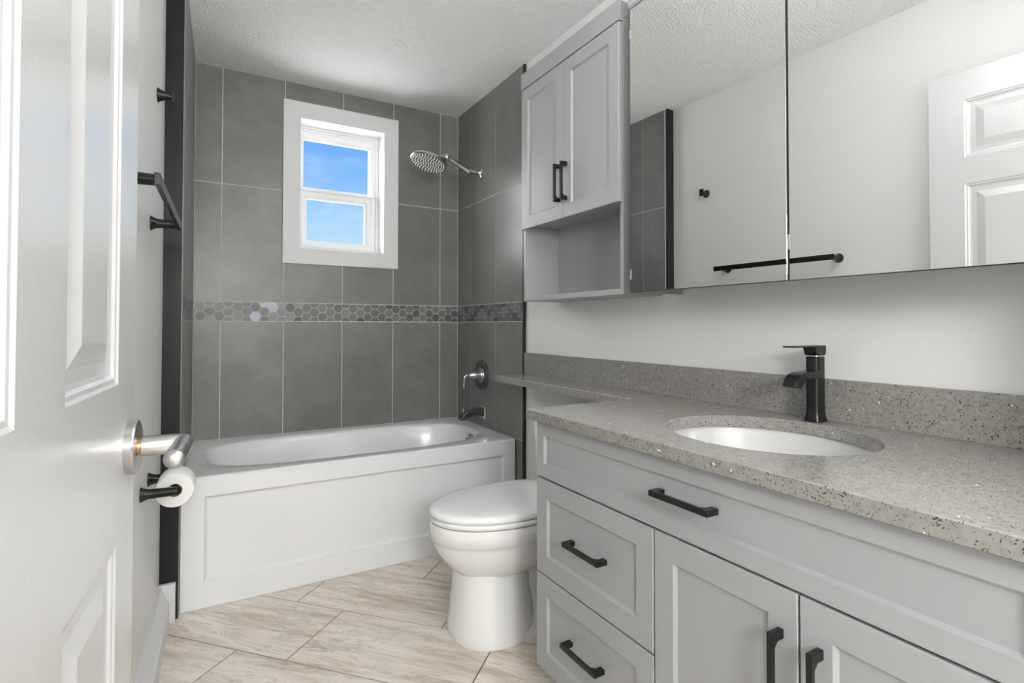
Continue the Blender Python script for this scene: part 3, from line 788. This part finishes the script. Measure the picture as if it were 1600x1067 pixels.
sk = thing('sink', 'white oval basin set beneath the countertop under the black faucet', 'sink', (SKX, SKY, .70))
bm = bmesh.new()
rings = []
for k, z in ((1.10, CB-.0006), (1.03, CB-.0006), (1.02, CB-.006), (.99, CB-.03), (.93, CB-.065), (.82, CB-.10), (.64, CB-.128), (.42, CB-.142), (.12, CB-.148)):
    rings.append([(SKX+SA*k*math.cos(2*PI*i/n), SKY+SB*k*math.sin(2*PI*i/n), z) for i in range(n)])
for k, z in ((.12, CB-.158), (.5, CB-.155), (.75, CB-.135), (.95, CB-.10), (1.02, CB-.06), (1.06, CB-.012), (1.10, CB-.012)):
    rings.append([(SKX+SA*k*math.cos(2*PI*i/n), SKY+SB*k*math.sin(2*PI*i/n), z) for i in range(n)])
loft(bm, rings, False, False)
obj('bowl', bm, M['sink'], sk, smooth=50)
bm = bmesh.new(); lathe(bm, (SKX, SKY, CB-.150), (0, 0, 1), [(0, .026), (.005, .026), (.006, .02), (.004, .018), (.004, .0001)], 32); obj('drain', bm, M['black'], sk, smooth=40)

# faucet
FX, FY = 1.362, .800
fa = thing('faucet', 'black single lever faucet standing behind the oval sink', 'faucet', (FX, FY, CT))
bm = bmesh.new()
def sq(cx_, cy_, hx, hy, z, r=.006, nseg=5):
    return rb(cx_-hx, cx_+hx, cy_-hy, cy_+hy, z, r, nseg)
loft(bm, [sq(FX, FY, .0240, .0205, CT+.0002, .010), sq(FX, FY, .0240, .0205, CT+.004, .010), sq(FX, FY, .0222, .0185, CT+.012, .010), sq(FX, FY, .0208, .0172, CT+.026, .010), sq(FX, FY, .0203, .0168, CT+.045, .010), sq(FX, FY, .0203, .0168, .99, .010), sq(FX, FY, .0203, .0168, 1.016, .010), sq(FX, FY, .0190, .0155, 1.0175, .009)])
obj('faucet_body', bm, M['black'], fa, smooth=40)
bm = bmesh.new()
top = [(FX-.0, .9835), (FX-.04, .9815), (FX-.075, .9790), (FX-.092, .9745), (FX-.103, .966), (FX-.110, .955), (FX-.113, .946)]
bot = [(FX-.0, .9635), (FX-.04, .9635), (FX-.060, .962), (FX-.070, .958), (FX-.079, .951), (FX-.084, .945), (FX-.088, .941)]
rings = []
for (xa, za), (xb, zb) in zip(top, bot):
    hw = .0172
    rings.append([(xa, FY-hw, za), (xa, FY+hw, za), (xb, FY+hw, zb), (xb, FY-hw, zb)])
loft(bm, rings); obj('spout', bm, M['black'], fa, bevel=.0015, smooth=30)
bm = bmesh.new()
pr_ = [(FX+.021, 1.046), (FX+.021, 1.0275), (FX+.0155, 1.0205), (FX-.016, 1.0205), (FX-.022, 1.027), (FX-.024, 1.036), (FX-.029, 1.0415), (FX-.045, 1.0420), (FX-.112, 1.0420), (FX-.112, 1.046)]
prism(bm, pr_, FY-.0165, FY+.0165, lambda p, q, t: (p, t, q))
obj('lever', bm, M['black'], fa, bevel=.0012)
bm = bmesh.new(); loft(bm, [sq(FX, FY, .016, .014, 1.017), sq(FX, FY, .016, .014, 1.022)]); obj('lever_neck', bm, M['steel'], fa)

# ------------------------------------------------------------------ mirror cabinet
mc = thing('mirror_cabinet', 'wide mirrored medicine cabinet with a grey cornice above the sink wall', 'mirror cabinet', (1.31, .77, 1.203))
XM = 1.200; my0, my1 = .225, 1.3095; mz0, mz1 = 1.2035, 2.1315
bm = bmesh.new()
box(bm, XM+.012, XW-.001, my1-.016, my1, mz0, mz1+.004); box(bm, XM+.012, XW-.001, my0, my0+.016, mz0, mz1+.004)
box(bm, XM+.012, XW-.001, my0+.016, my1-.016, mz0+.060, mz0+.075); box(bm, XM+.012, XW-.001, my0+.016, my1-.016, mz1-.01, mz1+.004)
box(bm, XM+.012, XM+.020, my0+.016, my1-.016, mz0+.052, mz0+.060)
obj('cabinet_box', bm, M['cab'], mc)
split = .7675
for a, b_ in ((split+.0025, my1-.0005), (my0+.0005, split-.0025)):
    bm = bmesh.new()
    box(bm, XM+.0008, XM+.0115, a, b_, mz0, mz1); bk = obj('mirror_door', bm, M['gap'], mc)
    bm = bmesh.new(); rings_panel(bm, lambda u, v, nn_: (XM+.0008-nn_, u, v), a+.0008, b_-.0008, mz0+.0012, mz1-.0008, [(0, 0), (0, .0006), (.0002, .0008)])
    obj('mirror_glass', bm, M['mirror'], bk)
bm = bmesh.new(); box(bm, XM+.002, XM+.0112, split-.0024, split+.0024, mz0+.001, mz1-.001); obj('door_gap', bm, M['gap'], mc)
for y_, z_, hh in ((my1, 1.262, .032), (my1, 2.05, .032), (split, 1.295, .036)):
    bm = bmesh.new(); box(bm, XM-.0015, XM+.004, y_-.005, y_+.001, z_-hh/2, z_+hh/2); obj('mirror_clip', bm, M['clip'], mc, bevel=.001)
bm = bmesh.new()
prism(bm, [(XM+.002, mz1+.0045), (XM-.004, mz1+.012), (XM-.004, 2.243), (XW-.001, 2.243), (XW-.001, mz1+.0045)], my0-.005, my1+.004, lambda p, q, t: (p, t, q))
obj('cornice', bm, M['cab'], mc, bevel=.001)

# ------------------------------------------------------------------ wall cabinet over the toilet
XT = 1.250; ty0, ty1 = 1.385, 2.050
wc = thing('wall_cabinet', 'tall narrow grey wall cabinet with two shaker doors and an open cubby over the toilet', 'cabinet', (1.34, 1.72, 1.203))
xb0 = XT-.010+.002      # carcass front
bm = bmesh.new(); th = .016
cbx = 1.2385
box(bm, cbx, XW-.001, ty0, ty0+th, 1.203, 2.160); box(bm, cbx, XW-.001, 2.012-th+.028, 2.040, 1.203, 2.160)
box(bm, cbx, XW-.001, ty0+th, 2.024, 1.203, 1.203+.020)
box(bm, cbx+.004, XW-.001, ty0+th, 2.024, 1.538, 1.554); box(bm, cbx, XW-.001, ty0+th, 2.024, 2.144, 2.160)
box(bm, XW-.010, XW-.001, ty0+th, 2.024, 1.223, 2.144)
obj('carcass', bm, M['cab'], wc, bevel=.0008)
XD = 1.2200
bm = bmesh.new(); box(bm, XD+.0178, cbx-.0003, ty0+.006, 2.026, 1.523, 2.150); obj('door_gap', bm, M['gap'], wc)
Pt = lambda u, v, n: (XD-n, u, v)
def tdoor(y0, y1, hy):
    bm = bmesh.new(); slab_front(bm, Pt, y0, y1, TZ0, TZ1, .0175, .052, SH); d = obj('cabinet_door', bm, M['cab'], wc)
    bar_pull(d, HZ0, HZ1, hy, 'z', xf=XD, proj=.030, wdt=.011); return d
TZ0, TZ1 = 1.520, 2.140
HZ0, HZ1 = 1.585, 1.735
tdoor(1.7165, 2.030, 1.736); tdoor(ty0+.002, 1.7135, 1.690)
bm = bmesh.new()
prism(bm, [(XD-.0005, TZ1+.0045), (XD-.0005, 2.215), (XW-.001, 2.215), (XW-.001, TZ1+.022), (XD+.022, TZ1+.022), (XD+.022, TZ1+.0045)], ty0+.001, 2.033, lambda p, q, t: (p, t, q))
obj('crown', bm, M['cab'], wc, bevel=.001)

# ------------------------------------------------------------------ fittings on the left wall
def post(bm, y, z, L, r0=.023, r1=.0115):
    d = Vector((1, -.031, 0)).normalized(); b_ = Vector((lw(y), y, z))
    lathe(bm, b_, d, [(0, r0), (.003, r0), (.008, r0*.86), (.018, r0*.66), (.032, r1*1.08), (L-.004, r1), (L, r1)], 32)
    return b_+d*L
tb = thing('towel_bar', 'long black towel bar on the painted wall beyond the open door', 'towel bar', (lw(1.69), 1.69, 1.39))
bm = bmesh.new(); pA = post(bm, 1.985, 1.412, .072, .022, .0125); obj('post', bm, M['black'], tb, smooth=40)
bm = bmesh.new(); pB = post(bm, 1.392, 1.412, .072, .022, .0125); obj('post', bm, M['black'], tb, smooth=40)
bm = bmesh.new()
ya, yb_ = 1.372, 2.018
xo = lambda y: lw(y)+.070
prism(bm, [(0, -.013), (.010, -.013), (.011, -.012), (.011, .012), (.010, .013), (0, .013)], ya, yb_, lambda p, q, t: (xo(t)+p, t, 1.412+q))
obj('bar', bm, M['black'], tb, bevel=.001)
rk = thing('robe_hook', 'small black robe hook high on the painted wall beside the black trim', 'hook', (lw(2.128), 2.128, 1.85))
bm = bmesh.new(); pC = post(bm, 2.128, 1.866, .040, .023, .011); obj('post', bm, M['black'], rk, smooth=40)
bm = bmesh.new(); x_ = pC.x; prism(bm, [(2.128-.013, 1.866-.016), (2.128+.013, 1.866-.016), (2.128+.013, 1.866+.024), (2.128-.013, 1.866+.024)], x_-.001, x_+.005, lambda p, q, t: (t, p, q))
obj('hook_plate', bm, M['black'], rk, bevel=.001)
ph = thing('paper_holder', 'black paper holder with two posts on the wall behind the door lever', 'toilet paper holder', (lw(1.92), 1.92, .59))
for y_ in (2.005, 1.835):
    bm = bmesh.new(); post(bm, y_, .616, .088, .021, .0125); obj('post', bm, M['black'], ph, smooth=40)
rx = lambda y: lw(y)+.080
bm = bmesh.new(); tube(bm, [(rx(1.83), 1.828, .616), (rx(2.01), 2.012, .616)], .0085, 20); obj('roller', bm, M['black'], ph, smooth=40)
tr = thing('toilet_roll', 'nearly full white toilet paper roll on the black holder', 'toilet roll', (rx(1.92), 1.92, .56))
RZ = .609
def ringt(r, y): return [(rx(y)+r*math.cos(2*PI*k/48), y, RZ+r*math.sin(2*PI*k/48)) for k in range(48)]
bm = bmesh.new()
loft(bm, [ringt(.0195, 1.865), ringt(.048, 1.865), ringt(.050, 1.868), ringt(.050, 1.962), ringt(.048, 1.965), ringt(.0195, 1.965), ringt(.0195, 1.865)], False, False)
obj('paper', bm, M['paper'], tr, smooth=40)
bm = bmesh.new(); loft(bm, [ringt(.0193, 1.866), ringt(.0193, 1.964), ringt(.0178, 1.964), ringt(.0178, 1.866), ringt(.0193, 1.866)], False, False)
obj('cardboard_core', bm, M['card'], tr, smooth=40)

# ------------------------------------------------------------------ lamps out of the frame; ceiling and hall fill lamps are added
for nm, x, y, r, lb in (('ceiling_fill_lamp', .64, .74, .15, 'round white fill lamp added on the bathroom ceiling'),):
    t_ = thing(nm, lb, 'lamp', (x, y, ZC-.05))
    bm = bmesh.new(); lathe(bm, (x, y, ZC-.001), (0, 0, -1), [(0, r), (.02, r), (.022, r-.01)], 48); obj('fill_lamp_base', bm, M['trim'], t_, smooth=40)
    bm = bmesh.new(); lathe(bm, (x, y, ZC-.022), (0, 0, -1), [(0, r-.012), (.015, r-.02), (.028, r-.06), (.034, .0001)], 48); obj('fill_lamp_shade', bm, M['fill_lampglass'], t_, smooth=60)

fl_ = thing('hall_fill_lamp', 'added fill lamp on a stand, unseen behind the camera', 'floor lamp', (-.03, -1.35, 0))
bm = bmesh.new(); lathe(bm, (-.03, -1.35, .0005), (0, 0, 1), [(0, .14), (.02, .14), (.03, .02), (1.41, .012)], 32); obj('stand', bm, M['steel'], fl_, smooth=40)
bm = bmesh.new(); bmesh.ops.create_uvsphere(bm, u_segments=24, v_segments=12, radius=.03, matrix=Matrix.Translation((-.03, -1.35, 1.43))); obj('fill_lamp_socket', bm, M['trim'], fl_, smooth=60)

vl = thing('vanity_light', 'three globe light bar on the wall above the mirror cabinet', 'wall lamp', (XW, .77, 2.27))
bm = bmesh.new(); box(bm, XW-.02, XW-.001, .32, 1.22, 2.285, 2.345); obj('light_bar', bm, M['nickel'], vl, bevel=.004)
for y_ in VAN_Y:
    bm = bmesh.new(); tube(bm, [(XW-.02, y_, 2.325), (1.30, y_, 2.325), (1.19, y_, 2.325)], .009, 16); obj('arm', bm, M['nickel'], vl, smooth=60)
